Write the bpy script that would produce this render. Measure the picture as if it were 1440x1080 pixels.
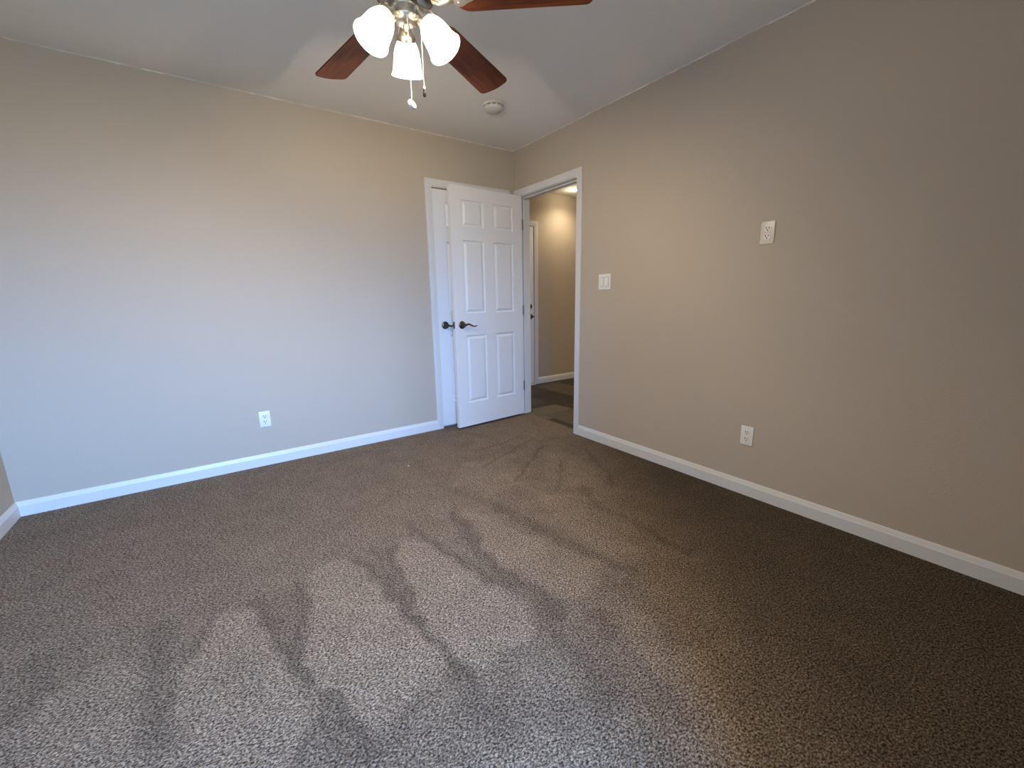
import bpy, bmesh, math, random
import numpy as np
from mathutils import Vector, Matrix

random.seed(7)
for o in list(bpy.data.objects):
    bpy.data.objects.remove(o, do_unlink=True)
SC = bpy.context.scene
COL = SC.collection
PI = math.pi

# ------------------------------------------------------------------ camera
cam_d = bpy.data.cameras.new('camera')
cam_d.sensor_width = 36.0
cam_d.sensor_fit = 'HORIZONTAL'
cam_d.lens = 14.694
cam_d.clip_start = 0.02
cam = bpy.data.objects.new('camera', cam_d)
COL.objects.link(cam)
_r = (0.817206, -0.576088, -0.017197)
_u = (0.130418, 0.155775, 0.979145)
_f = (0.561395, 0.802407, -0.202432)
cam.matrix_world = Matrix(((_r[0], _u[0], -_f[0], -2.40164),
                           (_r[1], _u[1], -_f[1], -3.34458),
                           (_r[2], _u[2], -_f[2], 1.14936),
                           (0, 0, 0, 1)))
SC.camera = cam

# ------------------------------------------------------------------ light from outside, exposure
SKY_STRENGTH = 66.0
LAMP_WATTS = (45.0, 54.0, 12.0)   # far lamp, lamp on the left, lamp on the right
SHADE_GLOW = 7.0
HALL_WATTS = 27.0
EXPOSURE = 0.0
SC.view_settings.view_transform = 'Standard'
SC.view_settings.look = 'None'
SC.view_settings.gamma = 1.0
SC.view_settings.use_curve_mapping = False
SC.view_settings.exposure = EXPOSURE

world = bpy.data.worlds.new('sky')
SC.world = world
world.use_nodes = True
wn = world.node_tree.nodes
wl = world.node_tree.links
wn.clear()
w_out = wn.new('ShaderNodeOutputWorld')
w_bg = wn.new('ShaderNodeBackground')
w_tc = wn.new('ShaderNodeTexCoord')
w_sep = wn.new('ShaderNodeSeparateXYZ')
w_rmp = wn.new('ShaderNodeValToRGB')
w_rmp.color_ramp.elements[0].position = 0.475
w_rmp.color_ramp.elements[0].color = (0.08, 0.12, 0.15, 1)
w_rmp.color_ramp.elements[1].position = 0.56
w_rmp.color_ramp.elements[1].color = (0.295, 0.74, 1.64, 1)
w_map = wn.new('ShaderNodeMapRange')
w_map.inputs[1].default_value = -1.0
w_map.inputs[2].default_value = 1.0
wl.new(w_tc.outputs['Generated'], w_sep.inputs[0])
wl.new(w_sep.outputs[2], w_map.inputs[0])
wl.new(w_map.outputs[0], w_rmp.inputs[0])
wl.new(w_rmp.outputs[0], w_bg.inputs[0])
w_bg.inputs[1].default_value = SKY_STRENGTH
wl.new(w_bg.outputs[0], w_out.inputs[0])

# the window behind the camera lets the sky in: a portal in its opening
WIN = dict(x0=-3.25, x1=-2.05, z0=0.85, z1=2.10, y=-5.00)
pl = bpy.data.lights.new('window_daylight', 'AREA')
pl.shape = 'RECTANGLE'
pl.size = WIN['x1'] - WIN['x0']
pl.size_y = WIN['z1'] - WIN['z0']
pl.cycles.is_portal = True
po = bpy.data.objects.new('window_daylight', pl)
COL.objects.link(po)
po.location = ((WIN['x0'] + WIN['x1']) / 2, WIN['y'] - 0.09, (WIN['z0'] + WIN['z1']) / 2)
po.rotation_euler = (PI / 2, 0, 0)

# ------------------------------------------------------------------ room numbers (metres)
W = 3.44          # back wall length: corner at x=0, left wall at x=-W; back wall is y=0
H = 2.44
FRONT = -3.46     # wall behind the camera, right part
ALC = -5.0        # window wall of the alcove behind the camera
ALX = -1.85
OPY0, OPY1 = -0.829, -0.064     # clear doorway opening in the right wall
OPZ = 2.04
RW = 0.12         # right wall thickness


# ------------------------------------------------------------------ materials
def new_mat(name):
    m = bpy.data.materials.new(name)
    m.use_nodes = True
    nt = m.node_tree
    return m, nt, nt.nodes['Principled BSDF']


def setp(b, **k):
    names = dict(color='Base Color', rough='Roughness', metal='Metallic', spec='Specular IOR Level',
                 ecol='Emission Color', estr='Emission Strength', coat='Coat Weight')
    for a, v in k.items():
        s = b.inputs[names[a]]
        s.default_value = (*v, 1.0) if a in ('color', 'ecol') else v


def noise_bump(nt, b, scale, strength, dist, detail=2.0, coord='Object'):
    tc = nt.nodes.new('ShaderNodeTexCoord')
    nz = nt.nodes.new('ShaderNodeTexNoise')
    nz.inputs['Scale'].default_value = scale
    nz.inputs['Detail'].default_value = detail
    bp = nt.nodes.new('ShaderNodeBump')
    bp.inputs['Strength'].default_value = strength
    bp.inputs['Distance'].default_value = dist
    nt.links.new(tc.outputs[coord], nz.inputs['Vector'])
    nt.links.new(nz.outputs['Fac'], bp.inputs['Height'])
    nt.links.new(bp.outputs['Normal'], b.inputs['Normal'])
    return tc, nz


def simple(name, color, rough=0.5, metal=0.0, bump=None, spec=0.5):
    m, nt, b = new_mat(name)
    setp(b, color=color, rough=rough, metal=metal, spec=spec)
    if bump:
        noise_bump(nt, b, *bump)
    return m


M_WALL = simple('wall_paint', (0.50, 0.432, 0.352), 0.75, bump=(150.0, 0.35, 0.003, 3.0), spec=0.3)
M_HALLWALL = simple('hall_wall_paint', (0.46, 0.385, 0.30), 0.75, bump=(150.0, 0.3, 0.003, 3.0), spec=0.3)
M_CEIL = simple('ceiling_paint', (0.83, 0.81, 0.765), 0.85, bump=(90.0, 0.5, 0.004, 4.0), spec=0.2)
M_TRIM = simple('white_trim_paint', (0.70, 0.70, 0.69), 0.38, bump=(300.0, 0.04, 0.001, 2.0))
M_DOOR = simple('white_door_paint', (0.80, 0.80, 0.80), 0.42, bump=(260.0, 0.08, 0.001, 2.0))
M_WHITEPL = simple('white_plastic', (0.80, 0.80, 0.79), 0.3)
M_IVORY = simple('ivory_plastic', (0.72, 0.66, 0.54), 0.32)
M_SLOT = simple('socket_slots', (0.012, 0.011, 0.01), 0.6)
M_DETECT = simple('detector_plastic', (0.62, 0.605, 0.55), 0.45)
M_BRONZE = simple('aged_nickel_hardware', (0.16, 0.135, 0.11), 0.28, 1.0)
M_NICKEL = simple('brushed_nickel', (0.74, 0.67, 0.55), 0.32, 1.0, bump=(220.0, 0.05, 0.001, 2.0))
M_DARKNICK = simple('dark_nickel', (0.36, 0.33, 0.30), 0.22, 1.0)
M_CHAIN = simple('chain_metal', (0.80, 0.78, 0.74), 0.25, 0.6)
M_BLACKFOB = simple('black_fob', (0.008, 0.008, 0.009), 0.6, spec=0.15)
M_GAP_SHADE = simple('switch_gap_shade', (0.20, 0.20, 0.20), 0.6)
M_DARK = simple('closet_dark', (0.08, 0.07, 0.06), 0.9)
M_LINT = simple('lint_white', (0.85, 0.78, 0.72), 0.9)

# frosted, lit glass of the fan lamps
M_SHADE, nt, b = new_mat('lit_frosted_glass')
setp(b, color=(0.95, 0.93, 0.88), rough=0.35, ecol=(1.0, 0.86, 0.66), estr=SHADE_GLOW)
M_BULB, nt, b = new_mat('lit_bulb')
setp(b, color=(1, 1, 1), rough=0.4, ecol=(1.0, 0.86, 0.66), estr=30.0)
M_HLENS, nt, b = new_mat('lit_downlight_lens')
setp(b, color=(1, 1, 1), rough=0.4, ecol=(1.0, 0.86, 0.62), estr=14.0)

# mahogany fan blades: grain along the blade
M_BLADE, nt, b = new_mat('mahogany')
tc = nt.nodes.new('ShaderNodeTexCoord')
mp = nt.nodes.new('ShaderNodeMapping')
mp.inputs['Scale'].default_value = (2.5, 34.0, 34.0)
nz = nt.nodes.new('ShaderNodeTexNoise')
nz.inputs['Scale'].default_value = 2.2
nz.inputs['Detail'].default_value = 6.0
nz.inputs['Roughness'].default_value = 0.6
cr = nt.nodes.new('ShaderNodeValToRGB')
cr.color_ramp.elements[0].position = 0.30
cr.color_ramp.elements[0].color = (0.058, 0.0130, 0.0050, 1)
cr.color_ramp.elements[1].position = 0.72
cr.color_ramp.elements[1].color = (0.180, 0.050, 0.0175, 1)
nt.links.new(tc.outputs['Object'], mp.inputs[0])
nt.links.new(mp.outputs[0], nz.inputs['Vector'])
nt.links.new(nz.outputs['Fac'], cr.inputs[0])
nt.links.new(cr.outputs[0], b.inputs['Base Color'])
setp(b, rough=0.34, spec=0.2)

# carpet: flecked frieze yarn, toned by the vacuumed pile and a painted right-side shade
M_CARPET, nt, b = new_mat('carpet_yarn')
N, L = nt.nodes, nt.links
tc = N.new('ShaderNodeTexCoord')
mp = N.new('ShaderNodeMapping')
mp.inputs['Rotation'].default_value = (0, 0, 0.6)
mp.inputs['Scale'].default_value = (1.0, 1.45, 1.0)
n1 = N.new('ShaderNodeTexNoise')
n1.inputs['Scale'].default_value = 135.0
n1.inputs['Detail'].default_value = 3.0
n1.inputs['Roughness'].default_value = 0.62
n1.inputs['Distortion'].default_value = 0.5
n2 = N.new('ShaderNodeTexNoise')
n2.inputs['Scale'].default_value = 7.0
n2.inputs['Detail'].default_value = 3.0
L.new(tc.outputs['Object'], mp.inputs[0])
L.new(mp.outputs[0], n1.inputs['Vector'])
L.new(tc.outputs['Object'], n2.inputs['Vector'])
cr = N.new('ShaderNodeValToRGB')
e = cr.color_ramp.elements
e[0].position, e[0].color = 0.36, (0.030, 0.020, 0.0135, 1)
e[1].position, e[1].color = 0.64, (0.43, 0.338, 0.250, 1)
x = e.new(0.50)
x.color = (0.180, 0.132, 0.092, 1)
L.new(n1.outputs['Fac'], cr.inputs[0])
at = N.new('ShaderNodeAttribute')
at.attribute_name = 'pile_nap_and_shade'
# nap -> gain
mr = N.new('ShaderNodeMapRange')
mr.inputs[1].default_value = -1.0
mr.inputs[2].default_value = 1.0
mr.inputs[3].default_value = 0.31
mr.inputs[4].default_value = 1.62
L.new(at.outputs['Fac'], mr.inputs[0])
m2 = N.new('ShaderNodeMapRange')
m2.inputs[1].default_value = 0.3
m2.inputs[2].default_value = 0.7
m2.inputs[3].default_value = 0.9
m2.inputs[4].default_value = 1.1
L.new(n2.outputs['Fac'], m2.inputs[0])
mu = N.new('ShaderNodeMath')
mu.operation = 'MULTIPLY'
L.new(mr.outputs[0], mu.inputs[0])
L.new(m2.outputs[0], mu.inputs[1])
vm = N.new('ShaderNodeVectorMath')
vm.operation = 'SCALE'
L.new(cr.outputs[0], vm.inputs[0])
L.new(mu.outputs[0], vm.inputs['Scale'])
L.new(vm.outputs[0], b.inputs['Base Color'])
bp = N.new('ShaderNodeBump')
bp.inputs['Strength'].default_value = 0.9
bp.inputs['Distance'].default_value = 0.007
L.new(n1.outputs['Fac'], bp.inputs['Height'])
L.new(bp.outputs['Normal'], b.inputs['Normal'])
setp(b, rough=0.95, spec=0.15)

# hall floor: rustic slate-look planks, each tile its own tone (tone stored per tile)
M_TILE, nt, b = new_mat('slate_look_planks')
N, L = nt.nodes, nt.links
at = N.new('ShaderNodeAttribute')
at.attribute_name = 'tile_tone'
tc = N.new('ShaderNodeTexCoord')
nz = N.new('ShaderNodeTexNoise')
nz.inputs['Scale'].default_value = 9.0
nz.inputs['Detail'].default_value = 6.0
ad = N.new('ShaderNodeMath')
ad.operation = 'MULTIPLY_ADD'
ad.inputs[1].default_value = 0.35
L.new(tc.outputs['Object'], nz.inputs['Vector'])
L.new(nz.outputs['Fac'], ad.inputs[0])
L.new(at.outputs['Fac'], ad.inputs[2])
cr = N.new('ShaderNodeValToRGB')
e = cr.color_ramp.elements
e[0].position, e[0].color = 0.15, (0.013, 0.0095, 0.0062, 1)
e[1].position, e[1].color = 1.15, (0.125, 0.102, 0.070, 1)
x = e.new(0.6)
x.color = (0.042, 0.030, 0.019, 1)
L.new(ad.outputs[0], cr.inputs[0])
L.new(cr.outputs[0], b.inputs['Base Color'])
setp(b, rough=0.5)

# window glass: thin pane
M_GLASS = bpy.data.materials.new('window_glass')
M_GLASS.use_nodes = True
N, L = M_GLASS.node_tree.nodes, M_GLASS.node_tree.links
N.clear()
o_ = N.new('ShaderNodeOutputMaterial')
mx = N.new('ShaderNodeMixShader')
mx.inputs[0].default_value = 0.06
t_ = N.new('ShaderNodeBsdfTransparent')
g_ = N.new('ShaderNodeBsdfGlossy')
g_.inputs['Roughness'].default_value = 0.02
L.new(t_.outputs[0], mx.inputs[1])
L.new(g_.outputs[0], mx.inputs[2])
L.new(mx.outputs[0], o_.inputs[0])


# ------------------------------------------------------------------ mesh helpers
def obj(name, bm, mat, parent=None, smooth=False, loc=None):
    me = bpy.data.meshes.new(name)
    bmesh.ops.recalc_face_normals(bm, faces=bm.faces[:])
    bm.to_mesh(me)
    bm.free()
    me.materials.append(mat)
    if smooth:
        for p in me.polygons:
            p.use_smooth = True
    o = bpy.data.objects.new(name, me)
    COL.objects.link(o)
    if parent:
        o.parent = parent
    if loc:
        o.location = loc
    return o


def shade_auto(o, ang=40):
    me = o.data
    for p in me.polygons:
        p.use_smooth = True
    bm = bmesh.new()
    bm.from_mesh(me)
    a = math.radians(ang)
    for e in bm.edges:
        if len(e.link_faces) == 2 and e.calc_face_angle(0) > a:
            e.smooth = False
    bm.to_mesh(me)
    bm.free()
    return o


def empty(name, loc, label, cat, kind=None, group=None, rot=None):
    o = bpy.data.objects.new(name, None)
    o.empty_display_size = 0.05
    COL.objects.link(o)
    o.location = loc
    if rot:
        o.rotation_euler = rot
    return tag(o, label, cat, kind, group)


def tag(o, label=None, cat=None, kind=None, group=None):
    if label:
        o['label'] = label
    if cat:
        o['category'] = cat
    if kind:
        o['kind'] = kind
    if group:
        o['group'] = group
    return o


def box(bm, x0, x1, y0, y1, z0, z1, bevel=0.0, segs=2):
    r = bmesh.ops.create_cube(bm, size=1.0)
    vs = r['verts']
    for v in vs:
        v.co = Vector((x0 + (v.co.x + .5) * (x1 - x0), y0 + (v.co.y + .5) * (y1 - y0), z0 + (v.co.z + .5) * (z1 - z0)))
    if bevel:
        es = list({e for v in vs for e in v.link_edges})
        bmesh.ops.bevel(bm, geom=es, offset=bevel, segments=segs, affect='EDGES', profile=0.5)


def one_box(*a, **k):
    bm = bmesh.new()
    box(bm, *a, **k)
    return bm


def lathe(bm, prof, segs=32, mtx=None, close=False):
    """prof: list of (r, z); spun about z."""
    rings = []
    for r, z in prof:
        if r < 1e-6:
            rings.append([bm.verts.new((0, 0, z))])
        else:
            rings.append([bm.verts.new((r * math.cos(2 * PI * i / segs), r * math.sin(2 * PI * i / segs), z)) for i in range(segs)])
    n = len(rings)
    for k in range(n if close else n - 1):
        A, B = rings[k], rings[(k + 1) % n]
        for i in range(segs):
            j = (i + 1) % segs
            if len(A) == 1 and len(B) == 1:
                continue
            if len(A) == 1:
                bm.faces.new((A[0], B[i], B[j]))
            elif len(B) == 1:
                bm.faces.new((A[i], A[j], B[0]))
            else:
                bm.faces.new((A[i], A[j], B[j], B[i]))
    if mtx is not None:
        vs = [v for r in rings for v in r]
        bmesh.ops.transform(bm, matrix=mtx, verts=vs)


def tube(bm, pts, rad, segs=10):
    """rad: number, or a list of (ra, rb) half-axes per point (rb is across the bend plane normal 'up')."""
    pts = [Vector(p) for p in pts]
    n = len(pts)
    rings = []
    up = Vector((0, 0, 1))
    for i in range(n):
        t = (pts[min(i + 1, n - 1)] - pts[max(i - 1, 0)]).normalized()
        ref = up if abs(t.dot(up)) < 0.95 else Vector((0, 1, 0))
        s = t.cross(ref).normalized()
        q = s.cross(t).normalized()
        ra, rb = rad[i] if isinstance(rad, (list, tuple)) else (rad, rad)
        rings.append([bm.verts.new(pts[i] + s * ra * math.cos(2 * PI * k / segs) + q * rb * math.sin(2 * PI * k / segs)) for k in range(segs)])
    for a in range(n - 1):
        for k in range(segs):
            l = (k + 1) % segs
            bm.faces.new((rings[a][k], rings[a][l], rings[a + 1][l], rings[a + 1][k]))
    bm.faces.new(rings[0][::-1])
    bm.faces.new(rings[-1])


def spline(pts, n=6):
    """Catmull-Rom through pts."""
    P = [Vector(p) for p in pts]
    P = [P[0] * 2 - P[1]] + P + [P[-1] * 2 - P[-2]]
    out = []
    for i in range(1, len(P) - 2):
        for k in range(n):
            t = k / n
            a, b_, c, d = P[i - 1], P[i], P[i + 1], P[i + 2]
            out.append(0.5 * ((2 * b_) + (c - a) * t + (2 * a - 5 * b_ + 4 * c - d) * t * t + (3 * b_ - a - 3 * c + d) * t ** 3))
    out.append(P[-2])
    return out


def sweep(bm, prof, pathf, npts):
    """prof: list of (u, d); pathf(i, u, d) -> point; a strip swept along npts stations, closed in profile, capped."""
    rows = [[bm.verts.new(pathf(i, u, d)) for u, d in prof] for i in range(npts)]
    m = len(prof)
    for i in range(npts - 1):
        for k in range(m):
            l = (k + 1) % m
            bm.faces.new((rows[i][k], rows[i][l], rows[i + 1][l], rows[i + 1][k]))
    bm.faces.new(rows[0])
    bm.faces.new(rows[-1][::-1])


# ------------------------------------------------------------------ shell
def slab(name, *a, mat=M_WALL):
    o = obj(name, one_box(*a), mat)
    return tag(o, kind='structure')


def boxes(name, lst, mat=M_WALL):
    bm = bmesh.new()
    for a in lst:
        box(bm, *a)
    return tag(obj(name, bm, mat), kind='structure')


# carpet: a fine grid with the vacuum's pile marks and the painted right-side shade as an attribute
STROKES= [([[-1.247, -1.498], [-1.24, -1.623], [-1.201, -1.762], [-1.166, -1.945], [-1.139, -2.098], [-1.121, -2.25], [-1.086, -2.318]], 0.05, 1), ([[-1.355, -1.057], [-1.346, -1.213], [-1.295, -1.366], [-1.243, -1.47]], 0.05, 0.5), ([[-1.486, -1.457], [-1.52, -1.771], [-1.553, -1.972], [-1.525, -2.112], [-1.486, -2.234], [-1.508, -2.335]], 0.05, 1), ([[-1.703, -1.385], [-1.676, -1.719], [-1.627, -1.953], [-1.575, -2.108]], 0.03, 0.9), ([[-1.86, -1.539], [-1.901, -1.773], [-1.925, -1.987], [-1.931, -2.092]], 0.025, 0.9), ([[-1.92, -1.516], [-1.946, -1.751], [-1.934, -1.958]], 0.03, 0.6), ([[-2.018, -1.539], [-1.981, -1.775], [-1.955, -1.932], [-1.939, -2.086], [-1.913, -2.21], [-1.912, -2.331], [-1.908, -2.418]], 0.03, 1), ([[-0.441, -0.916], [-0.648, -1.074], [-0.957, -1.308]], 0.020, 1), ([[-0.411, -0.612], [-0.891, -0.704]], 0.020, 0.8), ([[-0.345, -0.733], [-0.68, -0.868], [-1.003, -0.982]], 0.020, 0.8), ([[-0.489, -1.196], [-0.83, -1.581]], 0.018, 0.7), ([[-0.205, -1.178], [-0.344, -1.441], [-0.486, -1.719]], 0.025, 0.6), ([[-0.69, -1.639], [-0.805, -1.892], [-0.761, -2.092], [-0.771, -2.24], [-0.789, -2.379]], 0.04, 0.7), ([[-2.398, -1.572], [-2.37, -1.798], [-2.347, -1.918], [-2.327, -2.084]], 0.035, 1), ([[-2.274, -1.575], [-2.278, -1.82], [-2.309, -1.995]], 0.03, 0.8), ([[-2.33, -1.617], [-2.329, -1.8], [-2.326, -1.937]], 0.05, 0.5), ([[-2.286, -2.163], [-2.329, -2.273], [-2.36, -2.327]], 0.03, 0.9), ([[-2.261, -2.181], [-2.245, -2.333], [-2.22, -2.414]], 0.03, 1), ([[-2.273, -2.26], [-2.295, -2.36], [-2.273, -2.414]], 0.05, 0.7), ([[-2.023, -2.314], [-2.086, -2.37], [-2.141, -2.405]], 0.04, 0.6), ([[-1.928, -2.328], [-1.931, -2.444], [-1.917, -2.519], [-1.902, -2.601]], 0.06, 0.8), ([[-1.546, -2.289], [-1.584, -2.425], [-1.595, -2.556], [-1.605, -2.681]], 0.06, 0.8), ([[-1.189, -2.271], [-1.204, -2.398], [-1.21, -2.536], [-1.263, -2.66]], 0.07, 0.6), ([[-1.405, -2.436], [-1.426, -2.613], [-1.47, -2.752], [-1.503, -2.843]], 0.04, 0.6), ([[-2.695, -1.531], [-2.697, -1.683], [-2.705, -1.808], [-2.693, -1.98], [-2.666, -2.091]], 0.06, 0.8), ([[-2.572, -1.6], [-2.618, -1.758], [-2.655, -1.917]], 0.03, 0.6), ([[-3.047, -1.479], [-2.968, -1.616], [-3.008, -1.701]], 0.06, 0.6)]
LIGHTS= [([[-2.436, -1.573], [-2.55, -1.581], [-2.618, -1.776], [-2.667, -1.974], [-2.667, -2.13], [-2.376, -2.34], [-2.331, -2.192], [-2.34, -2.104], [-2.367, -1.925], [-2.397, -1.685]], 0.8), ([[-2.078, -1.52], [-2.164, -1.501], [-2.216, -1.552], [-2.249, -1.748], [-2.309, -2.034], [-2.284, -2.145], [-2.258, -2.192], [-2.24, -2.32], [-2.182, -2.351], [-2.052, -2.341], [-1.952, -2.327], [-1.913, -2.274], [-1.943, -2.083], [-1.976, -1.878], [-2.015, -1.629]], 1), ([[-1.804, -1.491], [-1.711, -1.621], [-1.664, -1.889], [-1.596, -2.066], [-1.55, -2.308], [-1.624, -2.338], [-1.791, -2.363], [-1.852, -2.375], [-1.903, -2.281], [-1.922, -2.098], [-1.923, -1.966], [-1.871, -1.674]], 1), ([[-1.392, -1.43], [-1.322, -1.58], [-1.274, -1.833], [-1.206, -2.069], [-1.158, -2.283], [-1.154, -2.337], [-1.332, -2.328], [-1.426, -2.308], [-1.475, -2.238], [-1.507, -2.093], [-1.513, -1.94], [-1.492, -1.784]], 0.7), ([[-2.808, -1.595], [-2.893, -1.627], [-2.957, -1.716], [-2.988, -1.84], [-2.97, -1.91], [-2.683, -2.118], [-2.692, -2.023], [-2.71, -1.896], [-2.743, -1.727]], 0.5), ([[-1.204, -2.398], [-1.187, -2.638], [-1.302, -2.831], [-1.469, -2.997], [-1.554, -2.935], [-1.505, -2.753], [-1.449, -2.543]], 0.6), ([[-1.922, -2.563], [-1.817, -2.616], [-1.754, -2.791], [-2.056, -2.572]], 0.6), ([[-1.064, -0.838], [-0.722, -0.928], [-0.949, -1.366], [-1.188, -1.368], [-1.29, -1.107]], 0.5), ([[-0.974, -1.472], [-0.848, -1.682], [-0.915, -2.019], [-0.945, -2.263], [-1.069, -2.204], [-1.082, -1.936]], 0.3), ([[-0.466, -1.033], [-0.326, -1.234], [-0.542, -1.676], [-0.802, -1.602], [-0.774, -1.365]], 0.35)]



def smooth01(t):
    t = np.clip(t, 0, 1)
    return t * t * (3 - 2 * t)


def seg_dist(X, Y, p, q):
    dx, dy = q[0] - p[0], q[1] - p[1]
    l2 = dx * dx + dy * dy + 1e-12
    t = np.clip(((X - p[0]) * dx + (Y - p[1]) * dy) / l2, 0, 1)
    return np.hypot(X - p[0] - t * dx, Y - p[1] - t * dy), t


def nap_shade_field(X, Y):
    rs = np.random.RandomState(3)
    # a gentle wobble so the edges of the strokes look like pile, not like vector art
    wx = 0.012 * np.sin(X * 23 + Y * 11) + 0.008 * np.sin(Y * 41 - X * 17)
    wy = 0.012 * np.sin(Y * 19 - X * 13) + 0.008 * np.sin(X * 37 + Y * 29)
    X, Y = X + wx, Y + wy
    nap_shade = np.zeros_like(X)
    for poly, s in LIGHTS:
        d = np.full(X.shape, 9.0)
        inside = np.zeros(X.shape, bool)
        for i in range(len(poly)):
            p, q = poly[i], poly[(i + 1) % len(poly)]
            d = np.minimum(d, seg_dist(X, Y, p, q)[0])
            c = ((p[1] > Y) != (q[1] > Y)) & (X < (q[0] - p[0]) * (Y - p[1]) / (q[1] - p[1] + 1e-12) + p[0])
            inside ^= c
        sd = np.where(inside, d, -d)
        nap_shade = np.maximum(nap_shade, 0.42 * s * smooth01(sd / 0.035 + 0.5))
    for pts, w, s in STROKES:
        d = np.full(X.shape, 9.0)
        for p, q in zip(pts[:-1], pts[1:]):
            d = np.minimum(d, seg_dist(X, Y, p, q)[0])
        a = s * (1 - smooth01((d - w * 0.10) / (w * 0.95 + 0.006)))
        nap_shade = nap_shade - 0.62 * a * np.maximum(0.6 + nap_shade, 0.25)
    # broad shade along the right wall, painted into the carpet colour
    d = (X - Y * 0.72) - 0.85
    nap_shade = nap_shade - 0.85 * smooth01(d / 0.9 + 0.5)
    return np.clip(nap_shade, -1, 1)


def carpet():
    x0, x1, y0, y1, st = -W, 0.075, ALC, 0.0, 0.008
    nx, ny = int((x1 - x0) / st) + 1, int((y1 - y0) / st) + 1
    xs, ys = np.linspace(x0, x1, nx), np.linspace(y0, y1, ny)
    X, Y = np.meshgrid(xs, ys)
    co = np.stack([X.ravel(), Y.ravel(), np.zeros(X.size)], 1)
    idx = np.arange(nx * ny).reshape(ny, nx)
    cx, cy = (X[:-1, :-1] + X[1:, 1:]) / 2, (Y[:-1, :-1] + Y[1:, 1:]) / 2
    keep = (cx < 0.0) | ((cy > OPY0) & (cy < OPY1))
    q = np.stack([idx[:-1, :-1], idx[:-1, 1:], idx[1:, 1:], idx[1:, :-1]], -1)[keep]
    me = bpy.data.meshes.new('floor')
    me.from_pydata([], [], [])
    me.vertices.add(len(co))
    me.vertices.foreach_set('co', co.astype(np.float32).ravel())
    nf = len(q)
    me.loops.add(nf * 4)
    me.loops.foreach_set('vertex_index', q.astype(np.int32).ravel())
    me.polygons.add(nf)
    me.polygons.foreach_set('loop_start', np.arange(0, nf * 4, 4, dtype=np.int32))
    me.update(calc_edges=True)
    a = me.attributes.new('pile_nap_and_shade', 'FLOAT', 'POINT')
    a.data.foreach_set('value', nap_shade_field(X, Y).astype(np.float32).ravel())
    me.materials.append(M_CARPET)
    bm = bmesh.new()
    bm.from_mesh(me)
    loose = [v for v in bm.verts if not v.link_faces]
    bmesh.ops.delete(bm, geom=loose, context='VERTS')
    bm.to_mesh(me)
    bm.free()
    o = bpy.data.objects.new('floor', me)
    COL.objects.link(o)
    tag(o, 'brown flecked carpet with vacuum strokes across the bedroom', 'floor', 'structure')


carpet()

slab('ceiling', -W - 0.12, RW, ALC - 0.12, 0.12, H, H + 0.12, mat=M_CEIL)
# back wall with a shallow niche that holds the closet door
CX0, CX1, CZ = -0.825, -0.122, 2.04
boxes('wall_back', [(-W - 0.12, CX0 - 0.006, 0, 0.12, -0.05, H), (CX1 + 0.006, RW, 0, 0.12, -0.05, H),
                    (CX0 - 0.006, CX1 + 0.006, 0, 0.12, CZ + 0.006, H), (CX0 - 0.006, CX1 + 0.006, 0.055, 0.12, -0.05, CZ + 0.006)])
boxes('wall_right', [(0, RW, FRONT, OPY0 - 0.018, -0.05, H), (0, RW, OPY0 - 0.018, 0, OPZ + 0.018, H),
                     (0, RW, OPY1 + 0.018, 0, -0.05, OPZ + 0.018)])
slab('wall_left', -W - 0.12, -W, ALC - 0.12, 0, -0.05, H)
slab('wall_front', ALX, RW, ALC - 0.12, FRONT, -0.05, H)
boxes('wall_window', [(-W, WIN['x0'], ALC - 0.12, ALC, -0.05, H), (WIN['x1'], ALX, ALC - 0.12, ALC, -0.05, H),
                      (WIN['x0'], WIN['x1'], ALC - 0.12, ALC, -0.05, WIN['z0']), (WIN['x0'], WIN['x1'], ALC - 0.12, ALC, WIN['z1'], H)])

# window behind the camera
def window():
    x0, x1, z0, z1, y = WIN['x0'], WIN['x1'], WIN['z0'], WIN['z1'], WIN['y']
    r = empty('window_1', ((x0 + x1) / 2, y, z0), 'white framed window in the wall behind the camera', 'window', 'structure')
    lx, hz = (x1 - x0) / 2, z1 - z0
    bm = bmesh.new()
    for a in ((-lx, -lx + .04, 0, hz), (lx - .04, lx, 0, hz), (-lx, lx, 0, .04), (-lx, lx, hz - .04, hz), (-.02, .02, .04, hz - .04)):
        box(bm, a[0], a[1], -0.08, -0.03, a[2], a[3])
    obj('frame', bm, M_WHITEPL, r)
    obj('pane', one_box(-lx + .04, lx - .04, -0.057, -0.053, .04, hz - .04), M_GLASS, r)
    obj('sill', one_box(-lx - .03, lx + .03, 0.0, 0.05, -.025, 0.0, bevel=.004), M_TRIM, r)


window()

# hallway beyond the doorway
HX1, HY0, HY1 = 2.7, -1.7, 1.01
slab('wall_hall_end', RW, HX1 + .12, HY1, HY1 + .12, -0.05, H, mat=M_HALLWALL)
slab('wall_hall_right', HX1, HX1 + .12, HY0, HY1, -0.05, H, mat=M_HALLWALL)
slab('wall_hall_near', RW, HX1 + .12, HY0 - .12, HY0, -0.05, H, mat=M_HALLWALL)
slab('wall_hall_left', 0.0, RW, 0.12, HY1 + .12, -0.05, H, mat=M_HALLWALL)
slab('ceiling_hall', RW, HX1 + .12, HY0 - .12, HY1 + .12, H, H + .12, mat=M_CEIL)


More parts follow.
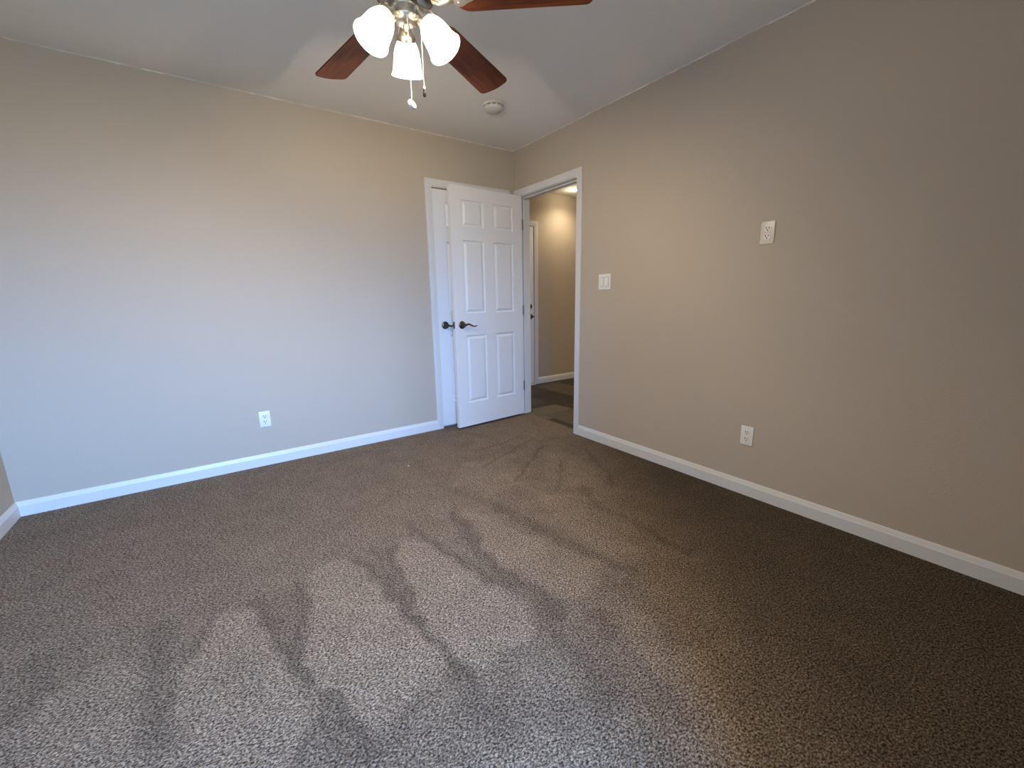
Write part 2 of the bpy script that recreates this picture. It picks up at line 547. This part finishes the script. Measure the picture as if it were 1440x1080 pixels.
def hall_floor():
    # random-size planks laid square to the walls; the ones seen through the doorway first
    rs = random.Random(11)
    x0, x1, y0, y1 = 0.07, HX1, HY0, HY1
    seen = [(0.07, 0.165, -0.83, -0.38, .12), (0.07, 0.165, -0.38, -0.06, .75), (0.165, 0.545, -0.83, -0.225, .62), (0.165, 0.545, -0.225, 0.035, .80),
            (0.165, 0.53, 0.035, 0.14, .22), (0.165, 0.53, 0.14, 0.45, .55), (0.545, 0.94, -0.83, -0.03, .18), (0.53, 0.94, -0.03, 0.20, .12),
            (0.53, 0.94, 0.20, 0.53, .2), (0.165, 0.53, 0.45, 0.74, .5), (0.53, 0.94, 0.53, 0.75, .42), (0.94, 1.36, 0.20, 0.55, .62), (0.94, 1.36, 0.55, 0.88, .66),
            (0.94, 1.36, -0.4, 0.20, .52), (1.36, 1.75, 0.62, 1.01, .16), (1.36, 1.75, 0.2, 0.62, .4), (0.165, 0.94, 0.75, 1.01, .3), (0.94, 1.36, 0.88, 1.01, .5)]
    bm = bmesh.new()
    lay = bm.faces.layers.float.new('tile_tone')
    def tile(a0, a1, b0, b1, t):
        g = .0015
        vs = [bm.verts.new(v) for v in ((a0 + g, b0 + g, 0), (a1 - g, b0 + g, 0), (a1 - g, b1 - g, 0), (a0 + g, b1 - g, 0))]
        f = bm.faces.new(vs)
        f[lay] = t
    for s in seen:
        tile(*s)
    y = y0
    while y < y1 - .01:
        h = min(rs.choice([.25, .32, .4]), y1 - y)
        x = RW if y < -.85 or y > 0 else RW
        while x < x1 - .01:
            w = min(rs.choice([.3, .42, .6]), x1 - x)
            cx, cy = x + w / 2, y + h / 2
            if not any(a0 < x + w and a1 > x and b0 < y + h and b1 > y for a0, a1, b0, b1, t in seen):
                tile(x, x + w, y, y + h, rs.choice([.1, .25, .45, .6, .75]))
            x += w
        y += h
    o = obj('floor_hall', bm, M_TILE)
    o.location.z = -0.004
    tag(o, 'dark slate-look plank floor of the hallway', 'floor', 'structure')
    bs = obj('floor_subfloor', one_box(-W - .12, HX1 + .12, ALC - .12, HY1 + .12, -0.09, -0.012), M_DARK)
    tag(bs, kind='structure')


hall_floor()

# baseboards: flat face, then a sloped, rounded top band
BB = [(0, 0), (0.013, 0), (0.013, 0.060), (0.0105, 0.066), (0.0095, 0.070), (0.0055, 0.083), (0.003, 0.0856), (0, 0.0856)]


def baseboard(name, p, q, nrm, ext0=0.0, ext1=0.0, mat=M_TRIM):
    """straight run from p to q on the wall; nrm points into the room; ext grows with the profile depth (mitre)."""
    p, q = Vector((*p, 0)), Vector((*q, 0))
    t = (q - p).normalized()
    n = Vector((*nrm, 0))
    bm = bmesh.new()
    sweep(bm, BB, lambda i, u, d: (p - t * ext0 * u if i == 0 else q + t * ext1 * u) + n * u + Vector((0, 0, d)), 2)
    tag(obj(name, bm, mat), kind='structure')


baseboard('baseboard_back', (-W, 0), (-0.8867, 0), (0, -1), ext0=-1)
baseboard('baseboard_left', (-W, 0), (-W, ALC), (1, 0), ext0=-1, ext1=-1)
baseboard('baseboard_right', (0, FRONT), (0, -0.8865), (-1, 0), ext0=-1)
baseboard('baseboard_front', (ALX, FRONT), (0, FRONT), (0, 1), ext0=1, ext1=-1)
baseboard('baseboard_hall', (1.0746, HY1), (HX1, HY1), (0, -1), ext1=-1)

# door casings: profile across the width (u from the opening outward, d off the wall)
CAS = [(0, 0), (0, 0.009), (0.004, 0.011), (0.018, 0.011), (0.024, 0.0135), (0.046, 0.0155), (0.053, 0.0155), (0.057, 0.012), (0.057, 0)]


def casing(bm, a0, a1, zt, place, both=True):
    """U-shaped casing; a0<a1 along the wall, zt the opening's top; place(a, z, d) -> point."""
    def pf(i, u, d):
        if i == 0:
            return place(a0 - u, 0, d)
        if i == 1:
            return place(a0 - u, zt + u, d)
        if i == 2:
            return place(a1 + u, zt + u, d)
        return place(a1 + u, 0, d)
    sweep(bm, CAS, pf, 4)


bm = bmesh.new()
casing(bm, -0.8297, -0.118, 2.0452, lambda a, z, d: Vector((a, -d, z)))
# the closet's jamb lining
for a in ((CX0 - .006, CX0, 0, .055, 0, CZ + .006), (CX1, CX1 + .006, 0, .055, 0, CZ + .006), (CX0, CX1, 0, .055, CZ, CZ + .006)):
    box(bm, *a)
tag(obj('trim_1', bm, M_TRIM), 'white casing around the closet door on the back wall', 'trim', 'structure')

bm = bmesh.new()
casing(bm, -0.8315, -0.0615, 2.0452, lambda a, z, d: Vector((-d, a, z)))
casing(bm, -0.8315, -0.0615, 2.0452, lambda a, z, d: Vector((RW + d, a, z)))
J = 0.018
box(bm, 0, RW, OPY0 - J, OPY0, 0, OPZ + J)
box(bm, 0, RW, OPY1, OPY1 + J, 0, OPZ + J)
box(bm, 0, RW, OPY0, OPY1, OPZ, OPZ + J)
for a in ((.042, .075, OPY0, OPY0 + .011, 0, OPZ - .011), (.042, .075, OPY1 - .011, OPY1, 0, OPZ - .011), (.042, .075, OPY0, OPY1, OPZ - .011, OPZ)):
    box(bm, *a, bevel=.002)
tag(obj('trim_2', bm, M_TRIM), 'white casing, jamb and stop around the open doorway to the hall', 'trim', 'structure')

bm = bmesh.new()
casing(bm, 0.185, 1.0176, 2.020, lambda a, z, d: Vector((a, HY1 - d, z)))
tag(obj('trim_3', bm, M_TRIM), 'white casing around the door at the end of the hallway', 'trim', 'structure')

# thin uneven bead of paint and caulk where wall colour meets the ceiling
def paint_bead(name, p, q, nrm):
    p, q, n = Vector((*p, 0)), Vector((*q, 0)), Vector((*nrm, 0))
    rs = random.Random(name)
    k = int((q - p).length / 0.03)
    bm = bmesh.new()
    hs = [0.001 + 0.0045 * rs.random() for _ in range(k + 1)]
    sweep(bm, [(0, 0), (1, 0), (0.6, .7), (0, 1)], lambda i, u, d: p.lerp(q, i / k) + n * u * 0.004 + Vector((0, 0, H - d * hs[i])), k + 1)
    tag(obj(name, bm, M_CEIL), kind='structure')


paint_bead('trim_4', (-W, 0), (0, 0), (0, -1))
paint_bead('trim_5', (0, FRONT), (0, 0), (-1, 0))


# ------------------------------------------------------------------ doors
def panel_face(bm, xs, zs, y, sgn, panels):
    """a moulded six-panel face on the plane y; sgn=-1 faces -y. xs, zs: grid lines; panels: set of (i, j) cells."""
    ring = [(0.0, 0.0), (0.0018, 0.0080), (0.0095, 0.0115), (0.014, 0.0115), (0.034, 0.0015)]
    cache = {}

    def V(x, yy, z):
        k = (round(x, 5), round(yy, 5), round(z, 5))
        if k not in cache:
            cache[k] = bm.verts.new((x, yy, z))
        return cache[k]
    for i in range(len(xs) - 1):
        for j in range(len(zs) - 1):
            x0, x1, z0, z1 = xs[i], xs[i + 1], zs[j], zs[j + 1]
            if (i, j) not in panels:
                bm.faces.new((V(x0, y, z0), V(x1, y, z0), V(x1, y, z1), V(x0, y, z1)))
                continue
            loops = []
            for off, dep in ring:
                yy = y - sgn * dep
                loops.append([V(x0 + off, yy, z0 + off), V(x1 - off, yy, z0 + off), V(x1 - off, yy, z1 - off), V(x0 + off, yy, z1 - off)])
            for A, B in zip(loops[:-1], loops[1:]):
                for k in range(4):
                    l = (k + 1) % 4
                    bm.faces.new((A[k], A[l], B[l], B[k]))
            bm.faces.new(loops[-1])


def six_panel(w, z0, z1, th, stile, mull):
    """door slab, x 0..w, front face at y=0 facing -y, back at y=th."""
    pw = (w - 2 * stile - mull) / 2
    xs = [0, stile, stile + pw, stile + pw + mull, stile + 2 * pw + mull, w]
    zs = [z0, 0.232, 0.833, 1.021, 1.623, 1.732, 1.938, z1]
    pan = {(i, j) for i in (1, 3) for j in (1, 3, 5)}
    bm = bmesh.new()
    panel_face(bm, xs, zs, 0.0, -1, pan)
    panel_face(bm, xs, zs, th, 1, pan)
    for i in range(len(xs) - 1):
        for z in (z0, z1):
            bm.faces.new([bm.verts.new(v) for v in ((xs[i], 0, z), (xs[i + 1], 0, z), (xs[i + 1], th, z), (xs[i], th, z))])
    for j in range(len(zs) - 1):
        for x in (0, w):
            bm.faces.new([bm.verts.new(v) for v in ((x, 0, zs[j]), (x, 0, zs[j + 1]), (x, th, zs[j + 1]), (x, th, zs[j]))])
    bmesh.ops.remove_doubles(bm, verts=bm.verts[:], dist=1e-5)
    return bm


def lever(parent, x, y, z, d, wave, side=-1):
    """lever handle on a round rose; on the plane y, sticking out to side*y; lever points along d*x."""
    h = bpy.data.objects.new('lever_handle', None)
    h.empty_display_size = .03
    COL.objects.link(h)
    h.parent = parent
    h.location = (x, y, z)
    bm = bmesh.new()
    rot = Matrix.Rotation(PI / 2 if side < 0 else -PI / 2, 4, 'X')
    lathe(bm, [(0, 0), (.0335, 0), (.0335, .003), (.031, .007), (.024, .010), (.015, .012), (.012, .020), (.0115, .040), (.0125, .046), (.0125, .056), (.009, .060), (0, .061)], 32, rot)
    shade_auto(obj('rose', bm, M_BRONZE, h), 35)
    bm = bmesh.new()
    pts = spline([(0, side * .050, .000), (d * .016, side * .051, .003 * wave), (d * .038, side * .051, .007 * wave), (d * .062, side * .050, -.002 * wave),
                  (d * .086, side * .049, -.013 * wave), (d * .104, side * .049, -.014 * wave), (d * .122, side * .050, -.008 * wave)], 5)
    n = len(pts)
    rad = [((.0085 - .0035 * i / (n - 1)), (.0095 - .0055 * i / (n - 1))) for i in range(n)]
    tube(bm, pts, rad, 12)
    shade_auto(obj('lever', bm, M_BRONZE, h), 50)
    return h


def hinge(parent, x, y, z):
    h = bpy.data.objects.new('hinge', None)
    COL.objects.link(h)
    h.parent = parent
    h.location = (x, y, z)
    bm = bmesh.new()
    for k in range(5):
        lathe(bm, [(0, -.0445 + .0178 * k), (.0055, -.0445 + .0178 * k), (.0055, -.0445 + .0178 * k + .0172), (0, -.0445 + .0178 * k + .0172)], 14)
    lathe(bm, [(0, .0445), (.0045, .0445), (.003, .0495), (0, .050)], 14)
    shade_auto(obj('knuckle', bm, M_BRONZE, h), 40)
    obj('leaf', one_box(-.0012, .0012, -.036, 0.0, -.0445, .0445), M_BRONZE, h)
    return h


# bedroom door: local x runs from the hinge edge to the free edge, front (seen) face is y=0 facing -y after turning
DW, DTH = 0.7515, 0.035
DANG = math.radians(-176.536)
door = empty('door_1', (0.0075, -0.1034, 0), 'white six-panel bedroom door standing open near the back wall', 'door', 'structure', rot=(0, 0, DANG))
# with this turn local +y points to the room side (-y world), so the slab lies at local y from -DTH to 0
bm = six_panel(DW, 0.018, 2.045, DTH, 0.108, 0.103)
bmesh.ops.translate(bm, verts=bm.verts[:], vec=(0, -DTH, 0))
obj('door_slab', bm, M_DOOR, door)
lever(door, 0.683, 0.0, 0.927, -1, 1.0, side=1)
lever(door, 0.683, -DTH, 0.927, -1, 1.0, side=-1)
bm = one_box(DW, DW + .0015, -DTH / 2 - .0125, -DTH / 2 + .0125, .899, .956)
box(bm, DW + .0015, DW + .010, -DTH / 2 - .008, -DTH / 2 + .008, .916, .939, bevel=.003)
obj('latch_plate', bm, M_BRONZE, door)
for z in (0.30, 1.03, 1.80):
    hinge(door, -0.0045, -DTH - 0.001 + .036, z)

# closet door, shut
cdoor = empty('door_2', (CX0 + .003, 0.006, 0), 'white six-panel closet door, shut, mostly hidden behind the open door', 'door', 'structure')
cw = CX1 - CX0 - .006
bm = six_panel(cw, 0.016, 2.033, 0.035, 0.110, 0.095)
obj('door_slab', bm, M_DOOR, cdoor)
lever(cdoor, 0.0625, 0.0, 0.922, 1, -1.0, side=-1)

# door at the end of the hall, with deadbolt and lever
hdoor = empty('door_3', (0.19, HY1 - 0.001, 0), 'white door with deadbolt at the end of the hallway', 'door', 'structure')
bm = one_box(0.0, 0.822, -.001, .0005, 0.03, 2.016)
obj('door_slab', bm, M_DOOR, hdoor)
lever(hdoor, 0.767, -.001, 0.905, -1, 1.0, side=-1)
bm = bmesh.new()
lathe(bm, [(0, 0), (.031, 0), (.031, .004), (.027, .010), (.016, .013), (0, .013)], 28, Matrix.Translation((.762, -.001, 1.033)) @ Matrix.Rotation(PI / 2, 4, 'X'))
box(bm, .758, .766, -.030, -.012, 1.018, 1.048, bevel=.002)
shade_auto(obj('deadbolt', bm, M_BRONZE, hdoor), 40)
obj('threshold', one_box(0.0, 0.822, -.03, 0, -.004, .018, bevel=.003), M_TRIM, hdoor)


# ------------------------------------------------------------------ outlets and switch
def duplex(loc, rotz, mat_p, mat_r, label):
    """local: x along the wall, -y out of the wall, z up; loc = plate centre on the wall."""
    r = empty('power_outlet', loc, label, 'outlet', group='duplex outlets on the bedroom walls', rot=(0, 0, rotz))
    bm = one_box(-.0345, .0345, -.0058, 0, -.0565, .0565, bevel=.003, segs=3)
    shade_auto(obj('wall_plate', bm, mat_p, r), 50)
    for s in (1, -1):
        bm = bmesh.new()
        pts = []
        for k in range(40):
            a = 2 * PI * k / 40
            px, pz = .0172 * math.cos(a), .0172 * math.sin(a)
            pz = max(-.0140, min(.0140, pz))
            pts.append((px, pz))
        lo = [bm.verts.new((px, -.005, pz + s * .0195)) for px, pz in pts]
        mi = [bm.verts.new((px, -.0075, pz + s * .0195)) for px, pz in pts]
        hi = [bm.verts.new((px * .96, -.0080, pz * .96 + s * .0195)) for px, pz in pts]
        for A, B in ((lo, mi), (mi, hi)):
            for k in range(40):
                l = (k + 1) % 40
                bm.faces.new((A[k], A[l], B[l], B[k]))
        bm.faces.new(hi)
        f = obj('receptacle', bm, mat_r, r)
        bm = bmesh.new()
        box(bm, -.0084, -.0048, -.0083, -.0070, s * .0195 - .0004, s * .0195 + .0098)
        box(bm, .0048, .0080, -.0083, -.0070, s * .0195 + .0002, s * .0195 + .0092)
        lathe(bm, [(0, 0), (.0033, 0), (.0033, .0013), (0, .0013)], 14, Matrix.Translation((0, -.0070, s * .0195 - .0070)) @ Matrix.Rotation(PI / 2, 4, 'X'))
        obj('slots', bm, M_SLOT, f)
    bm = bmesh.new()
    lathe(bm, [(0, 0), (.0032, 0), (.0030, .0009), (0, .0012)], 16, Matrix.Translation((0, -.0058, 0)) @ Matrix.Rotation(PI / 2, 4, 'X'))
    obj('screw', bm, mat_p, r)
    return r


duplex((-2.2022, 0, 0.3375), 0, M_WHITEPL, M_WHITEPL, 'white duplex power outlet low on the back wall left of the closet')
duplex((0, -2.2475, 0.3530), -PI / 2, M_WHITEPL, M_WHITEPL, 'white duplex power outlet low on the right wall above the baseboard')
duplex((0, -2.2487, 1.4553), -PI / 2, M_IVORY, M_WHITEPL, 'cream duplex power outlet with white sockets high on the right wall')

sw = empty('light_switch', (0, -1.1370, 1.2515), 'white double rocker light switch on the right wall beside the doorway', 'light switch', rot=(0, 0, -PI / 2))
bm = bmesh.new()
box(bm, -.0585, .0585, -.0058, 0, -.057, .057, bevel=.003, segs=3)
shade_auto(obj('wall_plate', bm, M_WHITEPL, sw), 50)
for x, tilt in ((-.023, .085), (.023, -.06)):
    bm = one_box(-.0176, .0176, -.0063, -.005, -.0345, .0345)
    fr = obj('rocker_gap_shade', bm, M_GAP_SHADE, sw)  # grey sheet that paints the shade in the gap around the rocker
    fr.location.x = x
    bm = one_box(-.0158, .0158, -.0045, .002, -.0325, .0325, bevel=.0012, segs=2)
    rk = obj('rocker', bm, M_WHITEPL, fr)
    rk.location = (0, -.0056, 0)
    rk.rotation_euler = (tilt, 0, 0)
for x in (-.023, .023):
    for z in (-.0485, .0485):
        bm = bmesh.new()
        lathe(bm, [(0, 0), (.003, 0), (.0028, .0008), (0, .001)], 14, Matrix.Translation((x, -.0058, z)) @ Matrix.Rotation(PI / 2, 4, 'X'))
        obj('screw', bm, M_WHITEPL, sw)

# ------------------------------------------------------------------ smoke detector
sd = empty('smoke_detector', (-0.660, -0.690, H), 'round off-white smoke detector on the ceiling near the corner', 'smoke detector')
bm = bmesh.new()
lathe(bm, [(0, 0), (.068, 0), (.068, -.010), (.066, -.013), (.058, -.013), (0, -.013)], 48)
shade_auto(obj('base_ring', bm, M_DETECT, sd), 35)
bm = bmesh.new()
lathe(bm, [(0, -.020), (.064, -.020), (.0655, -.023), (.0655, -.028), (.062, -.036), (.054, -.042), (.030, -.044), (.028, -.0455), (0, -.0455)], 48)
shade_auto(obj('cover', bm, M_DETECT, sd), 35)
bm = bmesh.new()
lathe(bm, [(0, -.013), (.057, -.013), (.057, -.020), (0, -.020)], 32)
obj('sensor_gap', bm, M_SLOT, sd)
rib0 = obj('vent_rib', one_box(.056, .0645, -.006, .006, -.0205, -.0125), M_DETECT, sd)
for k in range(10):
    rb = rib0
    if k:
        rb = rib0.copy()
        COL.objects.link(rb)
        rb.parent = sd
    rb.rotation_euler = (0, 0, 2 * PI * k / 10 + .15)


# ------------------------------------------------------------------ ceiling fan
FX, FY = -1.715, -1.752
fan = empty('ceiling_fan', (FX, FY, H), 'ceiling fan with five mahogany blades, nickel housing and three lit glass shades', 'ceiling fan')
bm = bmesh.new()
lathe(bm, [(0, 0), (.075, 0), (.078, -.012), (.070, -.035), (.045, -.048), (0, -.048)], 48)
shade_auto(obj('canopy', bm, M_NICKEL, fan), 30)
bm = bmesh.new()
lathe(bm, [(0, -.046), (.030, -.046), (.034, -.075), (.085, -.085), (.118, -.105), (.125, -.135), (.125, -.190), (.118, -.215), (.112, -.222), (.108, -.245), (.100, -.263), (.078, -.276), (.050, -.280), (0, -.280)], 64)
shade_auto(obj('motor_housing', bm, M_DARKNICK, fan), 30)
bm = bmesh.new()
lathe(bm, [(0, -.276), (.043, -.276), (.044, -.292), (.041, -.296), (.041, -.312), (.046, -.316), (.047, -.326), (.043, -.334), (.030, -.343), (.012, -.347), (.010, -.356), (.006, -.361), (0, -.362)], 48)
shade_auto(obj('switch_housing', bm, M_NICKEL, fan), 30)

# blade shape in its own frame: x outward from the hub, y across
def blade_outline():
    r0, r1, w0, w1 = .175, .655, .122, .147
    pts = []
    def arc(cx, cy, rx, ry, a0, a1, n):
        for i in range(n + 1):
            a = a0 + (a1 - a0) * i / n
            pts.append((cx + rx * math.cos(a), cy + ry * math.sin(a)))
    # tip: gently bowed end with rounded corners
    arc(r1 - .030, -w1 / 2 + .024, .024, .024, -PI / 2, -.25, 5)
    for k in range(1, 6):
        t = -1 + k / 3.0
        pts.append((r1 - .007 + .009 * (1 - t * t), t * (w1 / 2 - .024)))
    arc(r1 - .030, w1 / 2 - .024, .024, .024, .25, PI / 2, 5)
    # root: rounded shoulders
    arc(r0 + .055, w0 / 2 - .050, .055, .050, PI / 2, PI, 8)
    arc(r0 + .055, -w0 / 2 + .050, .055, .050, PI, 1.5 * PI, 8)
    return pts


def make_blade():
    bm = bmesh.new()
    th = .0055
    top = [bm.verts.new((x, y, th / 2)) for x, y in blade_outline()]
    bot = [bm.verts.new((x, y, -th / 2)) for x, y in blade_outline()]
    n = len(top)
    bm.faces.new(top)
    bm.faces.new(bot[::-1])
    for k in range(n):
        l = (k + 1) % n
        bm.faces.new((top[k], bot[k], bot[l], top[l]))
    bl = obj('blade', bm, M_BLADE, fan)
    # blade iron: arm from the motor to a plate screwed under the root
    bm = bmesh.new()
    pts = [(.098, 0, -.006), (.125, 0, -.018), (.150, 0, -.016), (.172, 0, -.008)]
    tube(bm, spline(pts, 4), [(.017 - .004 * math.sin(PI * i / 12), .0045) for i in range(13)], 12)
    out = []
    for k in range(28):
        a = 2 * PI * k / 28
        rr = .030 + .006 * math.cos(3 * a)
        out.append((.205 + rr * 1.25 * math.cos(a), rr * math.sin(a)))
    lo = [bm.verts.new((x, y, -.0085)) for x, y in out]
    hi = [bm.verts.new((x, y, -.0028)) for x, y in out]
    bm.faces.new(lo)
    bm.faces.new(hi[::-1])
    for k in range(28):
        l = (k + 1) % 28
        bm.faces.new((lo[k], lo[l], hi[l], hi[k]))
    for x, y in ((.190, .016), (.190, -.016), (.232, 0)):
        lathe(bm, [(0, -.0085), (.0045, -.0085), (.004, -.011), (0, -.012)], 12, Matrix.Translation((x, y, 0)))
    shade_auto(obj('blade_iron', bm, M_NICKEL, bl), 40)
    return bl


BZ = -0.272        # blade plane below the ceiling (at the hub)
PH = 1.7457
bl0 = make_blade()
for k in range(5):
    if k == 0:
        bl = bl0
    else:
        bl = bl0.copy()
        COL.objects.link(bl)
        bl.parent = fan
        for ch in bl0.children:
            c = ch.copy()
            COL.objects.link(c)
            c.parent = bl
    a = PH + k * 2 * PI / 5
    bl.matrix_local = Matrix.Translation((0, 0, BZ)) @ Matrix.Rotation(a, 4, 'Z') @ Matrix.Rotation(.030, 4, 'Y') @ Matrix.Rotation(-.20, 4, 'X')

# three lamps
AZ0 = 1.1986
TILT = 0.5945
SHS = 0.957
for k in range(3):
    az = AZ0 + k * 2 * PI / 3 + (0, .055, .04)[k]
    d = Vector((math.cos(az), math.sin(az), 0))
    ax = (d * math.sin(TILT) - Vector((0, 0, math.cos(TILT)))).normalized()
    e1 = Vector((-math.sin(az), math.cos(az), 0))
    e2 = ax.cross(e1)
    neck = Vector((0, 0, 2.094 - H)) + d * 0.0795
    mt = Matrix((( e1.x, e2.x, ax.x, neck.x), (e1.y, e2.y, ax.y, neck.y), (e1.z, e2.z, ax.z, neck.z), (0, 0, 0, 1)))
    # local z = lamp axis, origin at the shade's neck
    arm = bpy.data.objects.new('lamp_arm', None)
    COL.objects.link(arm)
    arm.parent = fan
    arm.matrix_local = mt
    bm = bmesh.new()
    lathe(bm, [(0, -.052), (.0135, -.052), (.0165, -.046), (.0175, -.038), (.0235, -.030), (.0285, -.016), (.0315, -.012), (.0325, -.002), (.0335, .006), (.0320, .010), (.029, .010), (.029, .002), (0, .002)], 40)
    shade_auto(obj('socket_cup', bm, M_NICKEL, arm), 35)
    inv = mt.inverted()
    bm = bmesh.new()
    p0 = inv @ (Vector((0, 0, -.305)) + d * .030)
    p1 = inv @ (Vector((0, 0, -.300)) + d * .052)
    tube(bm, spline([p0, p1, Vector((0, 0, -.046))], 6), .0105, 14)
    shade_auto(obj('elbow', bm, M_NICKEL, arm), 40)
    outer = [(.0290, .000), (.0330, .004), (.0360, .012), (.0430, .026), (.0490, .045), (.0525, .068), (.0550, .090), (.0595, .108), (.0640, .118)]
    prof = [(r * SHS, s * SHS) for r, s in outer]
    inner = [(r - .003, s) for r, s in prof[::-1]]
    bm = bmesh.new()
    lathe(bm, prof + inner, 48, close=True)
    sh = obj('glass_shade', bm, M_SHADE, arm)
    shade_auto(sh, 60)
    bm = bmesh.new()
    lathe(bm, [(0, .002), (.013, .002), (.013, .016), (.017, .026), (.024, .040), (.026, .050), (.023, .062), (.014, .071), (0, .075)], 24)
    bu = shade_auto(obj('bulb', bm, M_BULB, sh), 60)
    ld = bpy.data.lights.new('lamp_light', 'POINT')
    ld.energy = LAMP_WATTS[k]
    ld.color = (1.0, 0.81, 0.56)
    ld.shadow_soft_size = 0.018
    lo_ = bpy.data.objects.new('lamp_light', ld)
    COL.objects.link(lo_)
    lo_.parent = arm
    lo_.location = (0, 0, .098)

# pull chains
rt, fw = Vector((0.8173, -0.5762, 0)), Vector((0.5762, 0.8173, 0))
def chain(off, ztop, zbot, kind):
    bm = bmesh.new()
    z = ztop
    n = int((ztop - zbot) / .0042)
    for i in range(n):
        zz = ztop - i * .0042
        lathe(bm, [(0, .0019), (.0016, .0010), (.0019, 0), (.0016, -.0010), (0, -.0019)], 8, Matrix.Translation(off + Vector((0, 0, zz - H))))
    tube(bm, [off + Vector((0, 0, ztop - H)), off + Vector((0, 0, zbot - H))], .0008, 6)
    c = obj('pull_chain', bm, M_CHAIN, fan)
    if kind == 'disc':
        bm = bmesh.new()
        n_ = Vector((0.32, -0.73, 0.32)).normalized()          # hangs a little askew
        mt = Matrix.Translation(off + Vector((0, 0, zbot - .014 - H))) @ n_.to_track_quat('Z', 'Y').to_matrix().to_4x4()
        lathe(bm, [(0, .0035), (.0065, .0030), (.0085, .0045), (.0150, .0050), (.0168, .0030), (.0170, -.0030), (.0155, -.0045), (0, -.0045)], 32, mt)
        f = shade_auto(obj('medallion', bm, M_CHAIN, c), 40)
        f['label'] = 'round silver pull medallion'
    else:
        bm = bmesh.new()
        lathe(bm, [(0, .007), (.003, .006), (.0050, 0), (.0045, -.006), (0, -.007)], 16, Matrix.Translation(off + Vector((0, 0, zbot - .004 - H))))
        shade_auto(obj('ferrule', bm, M_CHAIN, c), 50)
        bm = bmesh.new()
        lathe(bm, [(0, .0105), (.0035, .0105), (.0055, .002), (.0062, -.006), (.0045, -.0115), (0, -.0125)], 16, Matrix.Translation(off + Vector((0, 0, zbot - .0215 - H))))
        f = shade_auto(obj('fob', bm, M_BLACKFOB, c), 50)
        f['label'] = 'black pull fob'
    return c


chain(-fw * .040 + rt * .013, 2.112, 1.842, 'disc')
chain(rt * .0515 - fw * .0, 2.118, 1.902, 'fob')

# ------------------------------------------------------------------ hallway downlights, the second one added
def downlight(x, y, label, watts):
    hl = empty('recessed_light', (x, y, H), label, 'ceiling light', group='hallway downlights')
    bm = bmesh.new()
    lathe(bm, [(.048, 0), (.062, 0), (.062, -.004), (.056, -.007), (.048, -.004)], 40, close=True)
    shade_auto(obj('trim_ring', bm, M_WHITEPL, hl), 40)
    bm = bmesh.new()
    lathe(bm, [(0, -.001), (.048, -.001), (.048, -.004), (.030, -.0065), (0, -.007)], 40)
    shade_auto(obj('lens', bm, M_HLENS, hl), 40)
    ld = bpy.data.lights.new('downlight', 'SPOT')
    ld.energy = watts
    ld.color = (1.0, 0.83, 0.58)
    ld.spot_size = math.radians(150)
    ld.spot_blend = 1.0
    ld.shadow_soft_size = 0.045
    lo = bpy.data.objects.new('downlight', ld)
    COL.objects.link(lo)
    lo.parent = hl
    lo.location = (0, 0, -.055)
    pd = bpy.data.lights.new('ceiling_fill', 'POINT')  # added light that brightens the hall ceiling around the fixture
    pd.energy = watts * 0.085
    pd.color = (1.0, 0.83, 0.58)
    pd.shadow_soft_size = 0.04
    pg = bpy.data.objects.new('ceiling_fill', pd)
    COL.objects.link(pg)
    pg.parent = hl
    pg.location = (0, 0, -.06)


downlight(1.452, 0.705, 'small round recessed downlight, lit, in the hallway ceiling near the end wall', HALL_WATTS)
downlight(1.452, -0.95, 'added second downlight further along the hallway ceiling for fill light, hidden by the right wall', HALL_WATTS * 2.2)  # added out of view to lift the hallway's ambient light

# ------------------------------------------------------------------ a speck of lint on the carpet
bm = bmesh.new()
bmesh.ops.create_icosphere(bm, subdivisions=2, radius=.0045)
rs = random.Random(5)
for v in bm.verts:
    v.co *= .8 + .5 * rs.random()
    v.co.z *= .6
o = obj('lint_speck', bm, M_LINT, smooth=True, loc=(-1.4208, -0.6535, 0.0024))
tag(o, 'tiny white speck of lint lying on the brown carpet', 'lint')
